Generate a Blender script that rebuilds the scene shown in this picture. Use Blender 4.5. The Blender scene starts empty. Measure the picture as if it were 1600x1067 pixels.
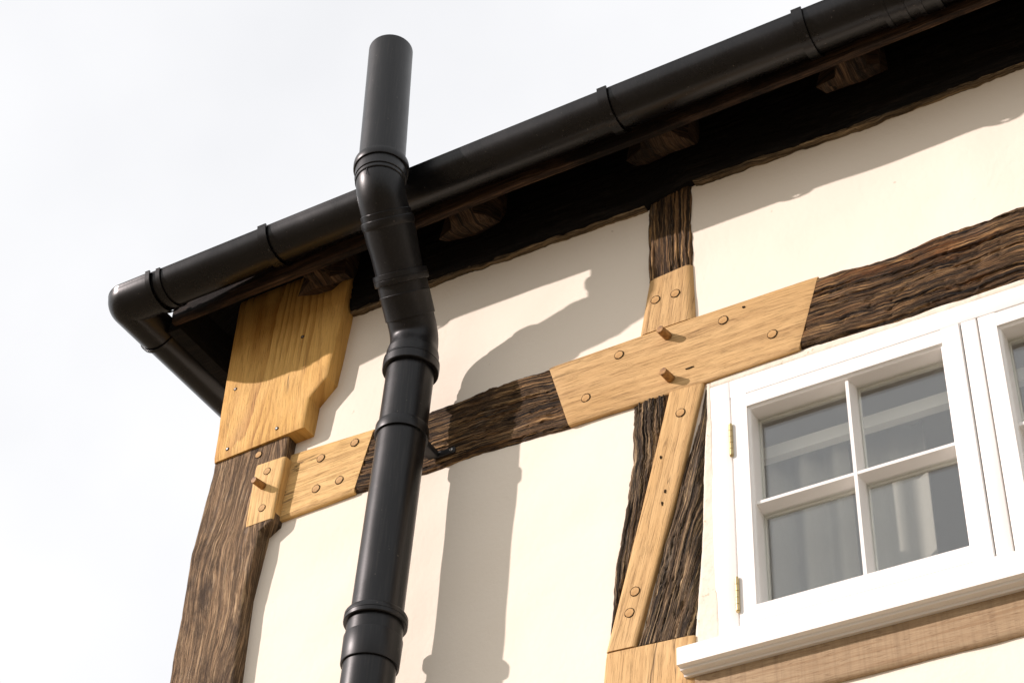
import bpy, bmesh, math, random
import numpy as np
from mathutils import Matrix, Vector

scene = bpy.context.scene
R = math.radians

# ------------------------------------------------------------------ camera
cam_data = bpy.data.cameras.new("camera")
cam_data.sensor_width = 36.0
cam_data.lens = 36.0 * 2906.0 / 1600.0
cam_data.clip_start, cam_data.clip_end = 0.05, 2000.0
cam = bpy.data.objects.new("camera", cam_data)
scene.collection.objects.link(cam)
scene.camera = cam
yaw, pitch, roll = R(-32.8), R(41.78), R(3.51)
fw = Vector((math.sin(yaw) * math.cos(pitch), math.cos(yaw) * math.cos(pitch), math.sin(pitch)))
rt = Vector((math.cos(yaw), -math.sin(yaw), 0.0))
up = rt.cross(fw)
rt2 = rt * math.cos(roll) + up * math.sin(roll)
up2 = up * math.cos(roll) - rt * math.sin(roll)
cam.matrix_world = Matrix(((rt2.x, up2.x, -fw.x, 2.6261), (rt2.y, up2.y, -fw.y, -2.7088),
                           (rt2.z, up2.z, -fw.z, 1.6), (0, 0, 0, 1)))

# ------------------------------------------------------------------ sky and sun
SUN_POS = Vector((-1.22, -1.0, 0.68)).normalized()
sun_el = math.asin(SUN_POS.z)
sun_az = math.atan2(SUN_POS.x, SUN_POS.y)
world = bpy.data.worlds.new("World")
scene.world = world
world.use_nodes = True
wn, wl = world.node_tree.nodes, world.node_tree.links
wn.clear()
w_out = wn.new("ShaderNodeOutputWorld")
w_bg = wn.new("ShaderNodeBackground")
w_sky = wn.new("ShaderNodeTexSky")
w_sky.sky_type = 'NISHITA'
w_sky.sun_disc = False
w_sky.sun_elevation = sun_el
w_sky.sun_rotation = sun_az
w_sky.dust_density = 4.0
w_tc = wn.new("ShaderNodeTexCoord")
w_no = wn.new("ShaderNodeTexNoise")
w_no.inputs["Scale"].default_value = 2.2
w_no.inputs["Detail"].default_value = 5.0
w_no.inputs["Roughness"].default_value = 0.5
w_rm = wn.new("ShaderNodeMapRange")
w_rm.inputs["From Min"].default_value = 0.3
w_rm.inputs["From Max"].default_value = 0.7
w_rm.inputs["To Min"].default_value = 0.74
w_rm.inputs["To Max"].default_value = 1.0
w_mix = wn.new("ShaderNodeMix")
w_mix.data_type = 'RGBA'
w_mix.inputs["B"].default_value = (9.75, 9.75, 9.9, 1)      # thin bright cloud veil
wl.new(w_tc.outputs["Generated"], w_no.inputs["Vector"])
wl.new(w_no.outputs["Fac"], w_rm.inputs["Value"])
wl.new(w_rm.outputs["Result"], w_mix.inputs["Factor"])
wl.new(w_sky.outputs["Color"], w_mix.inputs["A"])
wl.new(w_mix.outputs["Result"], w_bg.inputs["Color"])
w_bg.inputs["Strength"].default_value = 0.1
wl.new(w_bg.outputs["Background"], w_out.inputs["Surface"])

sun_data = bpy.data.lights.new("sun", 'SUN')
sun_data.energy = 4.4
sun_data.angle = R(0.7)
sun_data.color = (1.0, 0.875, 0.85)
sun = bpy.data.objects.new("sun", sun_data)
scene.collection.objects.link(sun)
sun.rotation_euler = (-SUN_POS).to_track_quat('-Z', 'Y').to_euler()
sun.location = SUN_POS * 30

scene.view_settings.view_transform = 'Standard'
scene.view_settings.look = 'None'
scene.view_settings.exposure = 0.12
scene.view_settings.gamma = 1.0
scene.view_settings.use_curve_mapping = False
scene.render.engine = 'CYCLES'
scene.cycles.max_bounces = 8
scene.cycles.diffuse_bounces = 4

# ------------------------------------------------------------------ numpy noise
def _hash(ix, iy, seed):
    v = np.sin(ix * 127.1 + iy * 311.7 + seed * 74.7) * 43758.5453
    return v - np.floor(v)

def vnoise(x, y, seed=0.0):
    x = np.asarray(x, float); y = np.asarray(y, float)
    ix, iy = np.floor(x), np.floor(y)
    fx, fy = x - ix, y - iy
    sx, sy = fx * fx * (3 - 2 * fx), fy * fy * (3 - 2 * fy)
    a, b = _hash(ix, iy, seed), _hash(ix + 1, iy, seed)
    c, d = _hash(ix, iy + 1, seed), _hash(ix + 1, iy + 1, seed)
    return (a * (1 - sx) + b * sx) * (1 - sy) + (c * (1 - sx) + d * sx) * sy

def fbm(x, y, seed=0.0, octaves=4, gain=0.5):
    t, amp, s = 0.0, 1.0, 0.0
    for o in range(octaves):
        t = t + amp * vnoise(x * 2 ** o, y * 2 ** o, seed + 13.7 * o)
        s += amp
        amp *= gain
    return t / s

# ------------------------------------------------------------------ node helper
class NB:
    def __init__(self, name):
        self.m = bpy.data.materials.new(name)
        self.m.use_nodes = True
        self.n, self.l = self.m.node_tree.nodes, self.m.node_tree.links
        self.n.clear()
        self.out = self.n.new("ShaderNodeOutputMaterial")
        self.p = self.n.new("ShaderNodeBsdfPrincipled")
        self.l.new(self.p.outputs[0], self.out.inputs["Surface"])

    def put(self, sock, v):
        if isinstance(v, bpy.types.NodeSocket):
            self.l.new(v, sock)
        elif v is not None:
            sock.default_value = v

    def uv(self, su=1.0, sv=1.0, src=None):
        if src is None:
            if not hasattr(self, "_uv"):
                self._uv = self.n.new("ShaderNodeUVMap").outputs["UV"]
            src = self._uv
        mp = self.n.new("ShaderNodeMapping")
        self.l.new(src, mp.inputs["Vector"])
        mp.inputs["Scale"].default_value = (su, sv, 1)
        return mp.outputs[0]

    def obj(self, s=(1, 1, 1)):
        if not hasattr(self, "_tc"):
            self._tc = self.n.new("ShaderNodeTexCoord").outputs["Object"]
        mp = self.n.new("ShaderNodeMapping")
        self.l.new(self._tc, mp.inputs["Vector"])
        mp.inputs["Scale"].default_value = s
        return mp.outputs[0]

    def noise(self, vec, scale=1.0, detail=3.0, rough=0.5, dist=0.0):
        k = self.n.new("ShaderNodeTexNoise")
        self.put(k.inputs["Vector"], vec)
        k.inputs["Scale"].default_value = scale
        k.inputs["Detail"].default_value = detail
        k.inputs["Roughness"].default_value = rough
        k.inputs["Distortion"].default_value = dist
        return k.outputs["Fac"]

    def math(self, op, a, b=None, c=None):
        k = self.n.new("ShaderNodeMath")
        k.operation = op
        self.put(k.inputs[0], a)
        if b is not None: self.put(k.inputs[1], b)
        if c is not None: self.put(k.inputs[2], c)
        return k.outputs[0]

    def rng(self, v, a, b, c=0.0, d=1.0, smooth=False):
        k = self.n.new("ShaderNodeMapRange")
        if smooth: k.interpolation_type = 'SMOOTHSTEP'
        self.put(k.inputs["Value"], v)
        for nm, val in (("From Min", a), ("From Max", b), ("To Min", c), ("To Max", d)):
            k.inputs[nm].default_value = val
        return k.outputs["Result"]

    def mix(self, f, a, b, mode='MIX'):
        k = self.n.new("ShaderNodeMix")
        k.data_type = 'RGBA'
        k.blend_type = mode
        self.put(k.inputs["Factor"], f)
        self.put(k.inputs["A"], a if isinstance(a, bpy.types.NodeSocket) else (*a, 1))
        self.put(k.inputs["B"], b if isinstance(b, bpy.types.NodeSocket) else (*b, 1))
        return k.outputs["Result"]

    def sep(self, vec):
        k = self.n.new("ShaderNodeSeparateXYZ")
        self.l.new(vec, k.inputs[0])
        return k.outputs

    def comb(self, x, y, z=0.0):
        k = self.n.new("ShaderNodeCombineXYZ")
        self.put(k.inputs[0], x); self.put(k.inputs[1], y); self.put(k.inputs[2], z)
        return k.outputs[0]

    def bump(self, h, strength=0.3, dist=0.002):
        k = self.n.new("ShaderNodeBump")
        k.inputs["Strength"].default_value = strength
        k.inputs["Distance"].default_value = dist
        self.l.new(h, k.inputs["Height"])
        self.l.new(k.outputs[0], self.p.inputs["Normal"])

    def fin(self, col, rough=0.6, spec=0.5, metal=0.0):
        self.put(self.p.inputs["Base Color"], col if isinstance(col, bpy.types.NodeSocket) else (*col, 1))
        self.put(self.p.inputs["Roughness"], rough)
        self.p.inputs["Specular IOR Level"].default_value = spec
        self.p.inputs["Metallic"].default_value = metal
        return self.m

def new_oak(name, light, mid, dark, ring=24.0, contour=5.0, stain=0.35, stain_col=(0.20, 0.11, 0.05), ringamt=0.85, blotch=(0.60, 0.78), check=0.010):
    """Cut oak: growth-ring contours, pores and soft patches; UV is metres, u along the grain."""
    b = NB(name)
    s = b.sep(b.uv())
    low = b.noise(b.uv(1.1, 6.0), 1.0, 1.5, 0.4)
    wig = b.noise(b.uv(9, 55), 1.0, 3.0, 0.55)
    f = b.math('ADD', b.math('MULTIPLY', s[1], ring), b.math('MULTIPLY', low, contour))
    f = b.math('ADD', f, b.math('MULTIPLY', wig, 0.45))
    saw = b.math('FRACT', f)
    rings = b.math('MULTIPLY', b.rng(saw, 0.35, 0.95, 0.0, 1.0, True), b.rng(saw, 0.95, 1.0, 1.0, 0.0))
    rings = b.math('MULTIPLY', rings, b.rng(b.noise(b.uv(3, 10), 1.0, 3.0), 0.32, 0.66, 0.15, 1.0))
    streak = b.noise(b.uv(5, 200), 1.0, 6.0, 0.72)
    streak2 = b.noise(b.uv(2.5, 60), 1.0, 3.0, 0.6)
    pores = b.rng(b.noise(b.uv(16, 360), 1.0, 4.0, 0.7), 0.53, 0.64)
    patch = b.noise(b.uv(2.5, 6), 1.0, 4.0, 0.6)
    c = b.mix(b.rng(patch, 0.3, 0.7), light, mid)
    c = b.mix(b.math('MULTIPLY', b.rng(streak2, 0.38, 0.66), 0.5), c, mid)
    c = b.mix(b.math('MULTIPLY', b.rng(streak, 0.42, 0.66), 0.55), c, b.mix(0.5, mid, dark))
    c = b.mix(b.math('MULTIPLY', rings, ringamt), c, dark)
    c = b.mix(b.math('MULTIPLY', pores, b.rng(rings, 0.0, 1.0, 0.30, 0.85)), c, tuple(v * 0.6 for v in dark))
    st = b.rng(b.noise(b.uv(6, 12), 1.0, 6.0, 0.7), blotch[0], blotch[1])
    c = b.mix(b.math('MULTIPLY', st, stain), c, stain_col)
    chk = b.math('ABSOLUTE', b.math('SUBTRACT', b.noise(b.uv(1.6, 26), 1.0, 3.0, 0.5), 0.5))
    chk = b.math('MULTIPLY', b.rng(chk, 0.0, check, 1.0, 0.0), b.rng(b.noise(b.uv(4, 7), 1.0, 2.0), 0.57, 0.65))
    c = b.mix(b.math('MULTIPLY', chk, 0.75), c, (0.07, 0.04, 0.02))
    h = b.math('SUBTRACT', b.math('MULTIPLY', streak, 0.7), b.math('ADD', b.math('MULTIPLY', pores, 0.6), b.math('MULTIPLY', chk, 1.5)))
    b.bump(h, 0.7, 0.0014)
    return b.fin(c, b.rng(patch, 0.3, 0.7, 0.55, 0.75), 0.3)

def old_oak(name, black, brown, tan, grey=(0.26, 0.23, 0.19), tan_amt=0.5, fine=165.0, rot=0.35, rough=0.75, rust=0.0, crack=1.0, swirl=0.018, blot=0.0):
    """Weathered ridged oak: old black stain, brown heart and bare tan wood in streaks, with drying checks along the grain."""
    b = NB(name)
    warp = b.noise(b.uv(3, 9), 1.0, 3.0, 0.5)
    s = b.sep(b.uv())
    vec = b.comb(s[0], b.math('ADD', s[1], b.math('MULTIPLY', warp, swirl)))
    def st(su, sv, d=4.0, r=0.6): return b.noise(b.uv(su, sv, vec), 1.0, d, r)
    a = st(3.2, 95.0, 10.0, 0.80)
    a2 = st(6.0, fine, 10.0, 0.80)
    fine_n = st(14.0, 420.0, 6.0, 0.8)
    patch = b.noise(b.uv(5, 13), 1.0, 5.0, 0.65)
    c = b.mix(b.rng(a, 0.43, 0.55), black, brown)
    t = b.math('MULTIPLY', b.rng(a2, 0.50, 0.60), b.rng(patch, 0.36, 0.54, 0.22, 1.0))
    c = b.mix(b.math('MULTIPLY', t, tan_amt), c, tan)
    def checks(n, w): return b.rng(b.math('ABSOLUTE', b.math('SUBTRACT', n, 0.5)), w * 0.3, w, 1.0, 0.0)
    k1 = checks(st(1.3, 50.0, 7.0, 0.65), 0.018)
    k2 = checks(st(3.0, 115.0, 7.0, 0.7), 0.022)
    k = b.math('MAXIMUM', k1, b.math('MULTIPLY', k2, 0.85))
    c = b.mix(b.math('MULTIPLY', b.rng(fine_n, 0.48, 0.62), 0.55), c, black)
    g = b.math('MULTIPLY', b.rng(b.noise(b.uv(12, 26), 1.0, 6.0, 0.75), 0.55, 0.66), rot)
    c = b.mix(g, c, grey)
    if rust:
        rr = b.math('MULTIPLY', b.rng(b.noise(b.uv(4, 16), 1.0, 5.0, 0.7), 0.53, 0.63), rust)
        c = b.mix(rr, c, (0.26, 0.10, 0.025))
    if blot:
        bl = b.rng(b.noise(b.uv(3.2, 7.5), 1.0, 6.0, 0.7), 0.50, 0.60)
        c = b.mix(b.math('MULTIPLY', bl, blot), c, tuple(v * 0.45 for v in black))
    c = b.mix(b.math('MULTIPLY', k, 0.92 * crack), c, tuple(v * 0.5 for v in black))
    h = b.math('SUBTRACT', b.math('ADD', a2, b.math('MULTIPLY', fine_n, 0.6)), b.math('MULTIPLY', k, 1.2 * crack))
    b.bump(h, 1.0, 0.0028)
    return b.fin(c, rough, 0.2)

MAT = {}
MAT['oak_board'] = new_oak('oak_board', (0.80, 0.50, 0.155), (0.67, 0.385, 0.10), (0.40, 0.185, 0.036), ring=26, contour=9.0, stain=0.3, ringamt=0.95)
MAT['oak_pale'] = new_oak('oak_pale', (0.82, 0.56, 0.235), (0.70, 0.44, 0.16), (0.42, 0.225, 0.07), ring=34, contour=5.0, stain=0.25, ringamt=0.55)
MAT['oak_tan'] = new_oak('oak_tan', (0.67, 0.44, 0.195), (0.56, 0.345, 0.14), (0.33, 0.18, 0.062), ring=32, contour=6.0, stain=0.25, ringamt=0.55)
MAT['oak_strip'] = new_oak('oak_strip', (0.72, 0.48, 0.22), (0.61, 0.38, 0.155), (0.36, 0.20, 0.07), ring=42, contour=3.0, stain=0.2, ringamt=0.55)
MAT['old_black'] = old_oak('old_black', (0.020, 0.014, 0.010), (0.20, 0.108, 0.045), (0.66, 0.40, 0.17), tan_amt=0.95, rot=0.20, crack=0.85)
MAT['old_rust'] = old_oak('old_rust', (0.020, 0.014, 0.011), (0.20, 0.108, 0.046), (0.66, 0.40, 0.17), tan_amt=0.95, rot=0.22, rust=0.55, crack=0.85)
MAT['old_grey'] = old_oak('old_grey', (0.024, 0.018, 0.014), (0.20, 0.125, 0.066), (0.70, 0.49, 0.265), tan_amt=1.0, rot=0.30, crack=0.85)
MAT['old_post'] = old_oak('old_post', (0.125, 0.076, 0.042), (0.36, 0.23, 0.122), (0.62, 0.44, 0.25), tan_amt=0.85, fine=140, rot=0.3, crack=0.7, swirl=0.06, blot=0.8)
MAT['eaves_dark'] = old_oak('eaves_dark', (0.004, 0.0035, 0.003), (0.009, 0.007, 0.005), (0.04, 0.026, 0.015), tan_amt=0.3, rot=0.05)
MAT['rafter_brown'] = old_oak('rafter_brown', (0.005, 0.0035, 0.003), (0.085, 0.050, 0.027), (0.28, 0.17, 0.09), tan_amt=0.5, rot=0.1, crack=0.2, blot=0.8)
MAT['plate_worn'] = old_oak('plate_worn', (0.05, 0.036, 0.022), (0.33, 0.235, 0.13), (0.52, 0.40, 0.24), tan_amt=0.6, rot=0.35, crack=0.6)
MAT['fascia_brown'] = old_oak('fascia_brown', (0.010, 0.006, 0.004), (0.075, 0.040, 0.022), (0.24, 0.14, 0.075), tan_amt=0.5, rot=0.05, crack=0.4, blot=0.9)

def m_sawn():
    b = NB('oak_sawn')
    uv = b.uv()
    s = b.sep(uv)
    saw = b.noise(b.uv(75, 2.5), 1.0, 5.0, 0.7)
    gr = b.noise(b.uv(4, 150), 1.0, 6.0, 0.72)
    patch = b.noise(b.uv(3, 8), 1.0, 4.0, 0.6)
    ticks = b.rng(b.noise(b.uv(40, 380), 1.0, 2.0), 0.57, 0.7)
    c = b.mix(b.rng(patch, 0.3, 0.7), (0.46, 0.34, 0.205), (0.36, 0.255, 0.148))
    c = b.mix(b.math('MULTIPLY', b.rng(gr, 0.42, 0.62), 0.7), c, (0.26, 0.155, 0.075))
    c = b.mix(b.math('MULTIPLY', b.rng(saw, 0.46, 0.66), 0.45), c, (0.20, 0.132, 0.075))
    c = b.mix(b.math('MULTIPLY', ticks, 0.6), c, (0.15, 0.085, 0.04))
    b.bump(b.math('ADD', b.math('MULTIPLY', saw, 0.4), gr), 0.5, 0.0015)
    return b.fin(c, 0.7, 0.3)
MAT['oak_sawn'] = m_sawn()

def m_end():
    b = NB('peg_oak')
    n = b.noise(b.obj((60, 60, 60)), 1.0, 3.0)
    f = b.noise(b.obj((600, 600, 600)), 1.0, 2.0)
    c = b.mix(b.rng(n, 0.35, 0.65), (0.60, 0.37, 0.15), (0.45, 0.25, 0.085))
    c = b.mix(b.math('MULTIPLY', b.rng(f, 0.5, 0.7), 0.4), c, (0.26, 0.14, 0.05))
    b.bump(f, 0.4, 0.001)
    return b.fin(c, 0.65, 0.3)
MAT['peg'] = m_end()

def m_pegdark():
    b = NB('peg_stained_oak')
    n = b.noise(b.obj((90, 90, 90)), 1.0, 4.0)
    c = b.mix(b.rng(n, 0.35, 0.65), (0.42, 0.22, 0.065), (0.16, 0.075, 0.022))
    b.bump(n, 0.4, 0.001)
    return b.fin(c, 0.6, 0.35)
MAT['peg_dark'] = m_pegdark()

def m_flat(name, col, rough=0.6, spec=0.5, metal=0.0, var=0.0, scale=30.0):
    b = NB(name)
    if var:
        n = b.noise(b.obj((1, 1, 1)), scale, 4.0, 0.6)
        c2 = tuple(max(0.0, v * (1 - var)) for v in col)
        col = b.mix(b.rng(n, 0.3, 0.7), col, c2)
    return b.fin(col, rough, spec, metal)
MAT['gap'] = m_flat('gap_shade', (0.03, 0.018, 0.009), 0.9, 0.1, var=0.3)  # shade of peg gaps, nail holes and screw recesses put into flat dark colour
MAT['steel'] = m_flat('screw_steel', (0.62, 0.60, 0.57), 0.35, 0.5, 1.0, 0.2, 300)
MAT['brass'] = m_flat('hinge_brass', (0.60, 0.47, 0.24), 0.38, 0.5, 1.0, 0.25, 200)
MAT['iron'] = m_flat('bracket_black', (0.012, 0.012, 0.013), 0.5, 0.5, 0.0, 0.3, 80)

def m_plaster():
    b = NB('lime_plaster')
    o = b.obj()
    n1 = b.noise(o, 3.0, 5.0, 0.6)
    n2 = b.noise(o, 60.0, 4.0, 0.6)
    n3 = b.noise(o, 420.0, 2.0, 0.5)
    c = b.mix(b.rng(n1, 0.3, 0.7), (0.86, 0.785, 0.67), (0.84, 0.76, 0.64))
    spot = b.rng(b.noise(o, 38.0, 2.0, 0.5), 0.735, 0.78)
    c = b.mix(b.math('MULTIPLY', spot, 0.4), c, (0.45, 0.38, 0.27))
    rustv = b.rng(b.noise(b.obj((14, 14, 3)), 1.0, 3.0), 0.66, 0.8)
    c = b.mix(b.math('MULTIPLY', rustv, 0.25), c, (0.66, 0.52, 0.33))
    h = b.math('ADD', b.math('MULTIPLY', n2, 1.0), b.math('MULTIPLY', n3, 0.25))
    b.bump(h, 0.28, 0.003)
    return b.fin(c, 0.9, 0.15)
MAT['plaster'] = m_plaster()

def m_fillet():
    b = NB('rough_mortar')
    o = b.obj()
    n = b.noise(o, 45.0, 5.0, 0.65)
    c = b.mix(b.rng(n, 0.3, 0.7), (0.82, 0.76, 0.65), (0.74, 0.67, 0.55))
    spot = b.rng(b.noise(o, 90.0, 2.0), 0.68, 0.74)
    c = b.mix(b.math('MULTIPLY', spot, 0.5), c, (0.5, 0.36, 0.2))
    b.bump(n, 0.5, 0.006)
    return b.fin(c, 0.9, 0.15)
MAT['mortar'] = m_fillet()

def m_paint():
    b = NB('white_gloss_paint')
    n = b.noise(b.obj(), 70.0, 3.0)
    b.bump(n, 0.06, 0.001)
    return b.fin((0.84, 0.82, 0.78), 0.38, 0.5)
MAT['paint'] = m_paint()

def m_pipe(name, r0, r1, dust=0.05, base=(0.0036, 0.0036, 0.0040)):
    b = NB(name)
    o = b.obj()
    n = b.noise(o, 9.0, 5.0, 0.65)
    sc = b.noise(b.obj((220, 220, 9)), 1.0, 3.0, 0.6)
    sp = b.rng(b.noise(o, 130.0, 2.0, 0.5), 0.735, 0.76)
    c = b.mix(b.rng(n, 0.35, 0.7), base, tuple(v * 1.6 for v in base))
    c = b.mix(b.math('MULTIPLY', b.rng(sc, 0.5, 0.75), dust), c, (0.30, 0.27, 0.23))
    c = b.mix(b.math('MULTIPLY', sp, 0.22), c, (0.30, 0.27, 0.22))
    b.bump(b.math('ADD', b.noise(o, 260.0, 2.0), b.math('MULTIPLY', sc, 0.4)), 0.10, 0.0006)
    return b.fin(c, b.rng(n, 0.3, 0.7, r0, r1), 0.34)
MAT['pipe'] = m_pipe('black_plastic_pipe', 0.30, 0.42, 0.04)
MAT['fitting'] = m_pipe('black_rubber_fitting', 0.33, 0.46, 0.025, (0.0036, 0.0036, 0.0040))
MAT['gutter'] = m_pipe('black_plastic_gutter', 0.24, 0.34, 0.02, (0.0022, 0.0022, 0.0025))
MAT['pipe_inside'] = m_flat('pipe_inside', (0.01, 0.01, 0.01), 0.7, 0.2, var=0.3)

def m_glass():
    """thin window glass: a clear sheet that mirrors more at a slant and lets light through"""
    b = NB('window_glass')
    b.n.remove(b.p)
    lw = b.n.new("ShaderNodeLayerWeight")
    fr = b.math('MULTIPLY_ADD', b.math('POWER', lw.outputs["Facing"], 5.0), 0.89, 0.11)
    tr = b.n.new("ShaderNodeBsdfTransparent"); tr.inputs["Color"].default_value = (0.95, 0.965, 0.95, 1)
    gl = b.n.new("ShaderNodeBsdfGlossy"); gl.inputs["Roughness"].default_value = 0.0
    gl.inputs["Color"].default_value = (1, 1, 1, 1)
    mx = b.n.new("ShaderNodeMixShader")
    b.l.new(fr, mx.inputs[0]); b.l.new(tr.outputs[0], mx.inputs[1]); b.l.new(gl.outputs[0], mx.inputs[2])
    b.l.new(mx.outputs[0], b.out.inputs["Surface"])
    return b.m
MAT['glass'] = m_glass()

def m_curtain():
    b = NB('pale_linen')
    n = b.noise(b.obj((300, 300, 60)), 1.0, 3.0)
    c = b.mix(n, (0.40, 0.375, 0.335), (0.33, 0.31, 0.275))
    b.fin(c, 0.9, 0.1)
    return b.m
MAT['linen'] = m_curtain()
MAT['room'] = m_flat('room_paint', (0.62, 0.59, 0.54), 0.9, 0.1, var=0.08, scale=4)
MAT['pelmet'] = m_flat('pelmet_white', (0.85, 0.82, 0.77), 0.6, 0.3, var=0.05, scale=20)
MAT['seam'] = m_flat('seam_dark', (0.10, 0.08, 0.055), 0.9, 0.1, var=0.4, scale=90)
MAT['tile'] = m_flat('roof_clay_tile', (0.20, 0.085, 0.05), 0.85, 0.2, var=0.5, scale=9)

def m_ground():
    b = NB('gravel_ground')
    o = b.obj()
    n = b.noise(o, 2.0, 6.0, 0.6)
    v = b.noise(o, 60.0, 3.0, 0.6)
    c = b.mix(n, (0.20, 0.16, 0.11), (0.27, 0.215, 0.15))
    c = b.mix(b.math('MULTIPLY', b.rng(v, 0.4, 0.6), 0.5), c, (0.12, 0.095, 0.068))
    b.bump(v, 0.6, 0.02)
    return b.fin(c, 0.95, 0.1)
MAT['ground'] = m_ground()

# ------------------------------------------------------------------ object helpers
COL = scene.collection

def empty(name, loc, label, cat):
    o = bpy.data.objects.new(name, None)
    o.empty_display_size = 0.1
    COL.objects.link(o)
    o.location = loc
    o['label'] = label
    o['category'] = cat
    return o

def link(name, me, mat, parent=None, label=None):
    o = bpy.data.objects.new(name, me)
    COL.objects.link(o)
    if mat is not None and len(me.materials) == 0:
        me.materials.append(mat)
    if parent is not None:
        o.parent = parent
        base = Vector(parent.location)
        p = parent.parent
        while p is not None:
            base += Vector(p.location); p = p.parent
        if o.location.length == 0:
            o.location = -base
    if label:
        o['label'] = label
    return o

def poly_mesh(name, verts, faces, smooth=None, sharp=None):
    me = bpy.data.meshes.new(name)
    me.from_pydata([tuple(v) for v in verts], [], faces)
    bm = bmesh.new(); bm.from_mesh(me)
    bmesh.ops.recalc_face_normals(bm, faces=bm.faces)
    bm.to_mesh(me); bm.free()
    if smooth:
        me.polygons.foreach_set('use_smooth', [True] * len(me.polygons))
        me.set_sharp_from_angle(angle=R(sharp or 35))
    me.update()
    return me

def box(name, x0, x1, y0, y1, z0, z1, mat, parent=None, bevel=0.0, label=None):
    v = [(x, y, z) for x in (x0, x1) for y in (y0, y1) for z in (z0, z1)]
    f = [(0, 1, 3, 2), (4, 6, 7, 5), (0, 4, 5, 1), (2, 3, 7, 6), (0, 2, 6, 4), (1, 5, 7, 3)]
    me = poly_mesh(name, v, f)
    if bevel:
        bm = bmesh.new(); bm.from_mesh(me)
        bmesh.ops.bevel(bm, geom=list(bm.edges), offset=bevel, segments=2, profile=0.5, affect='EDGES')
        bm.to_mesh(me); bm.free()
        me.polygons.foreach_set('use_smooth', [True] * len(me.polygons))
        me.set_sharp_from_angle(angle=R(50))
    add_uv(me)
    return link(name, me, mat, parent, label)

def add_uv(me, u_axis=0):
    """metre UVs by dominant normal; u runs along u_axis where it can"""
    uvl = me.uv_layers.new(name="UVMap")
    off = random.random() * 7
    for p in me.polygons:
        n = [abs(c) for c in p.normal]
        k = n.index(max(n))
        ax = [i for i in range(3) if i != k]
        if u_axis in ax:
            ax = [u_axis] + [i for i in ax if i != u_axis]
        for li in p.loop_indices:
            co = me.vertices[me.loops[li].vertex_index].co
            uvl.data[li].uv = (co[ax[0]] + off, co[ax[1]] + off * 0.7)

def prism(name, pts, axis, a, b, mat, parent=None, u_axis=0, label=None):
    """polygon pts in the plane across `axis`, extruded from a to b along it"""
    def co(p, t):
        return (t, p[0], p[1]) if axis == 0 else (p[0], t, p[1]) if axis == 1 else (p[0], p[1], t)
    n = len(pts)
    v = [co(p, a) for p in pts] + [co(p, b) for p in pts]
    f = [tuple(range(n))[::-1], tuple(range(n, 2 * n))] + [(i, (i + 1) % n, n + (i + 1) % n, n + i) for i in range(n)]
    me = poly_mesh(name, v, f)
    add_uv(me, u_axis)
    return link(name, me, mat, parent, label)

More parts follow.
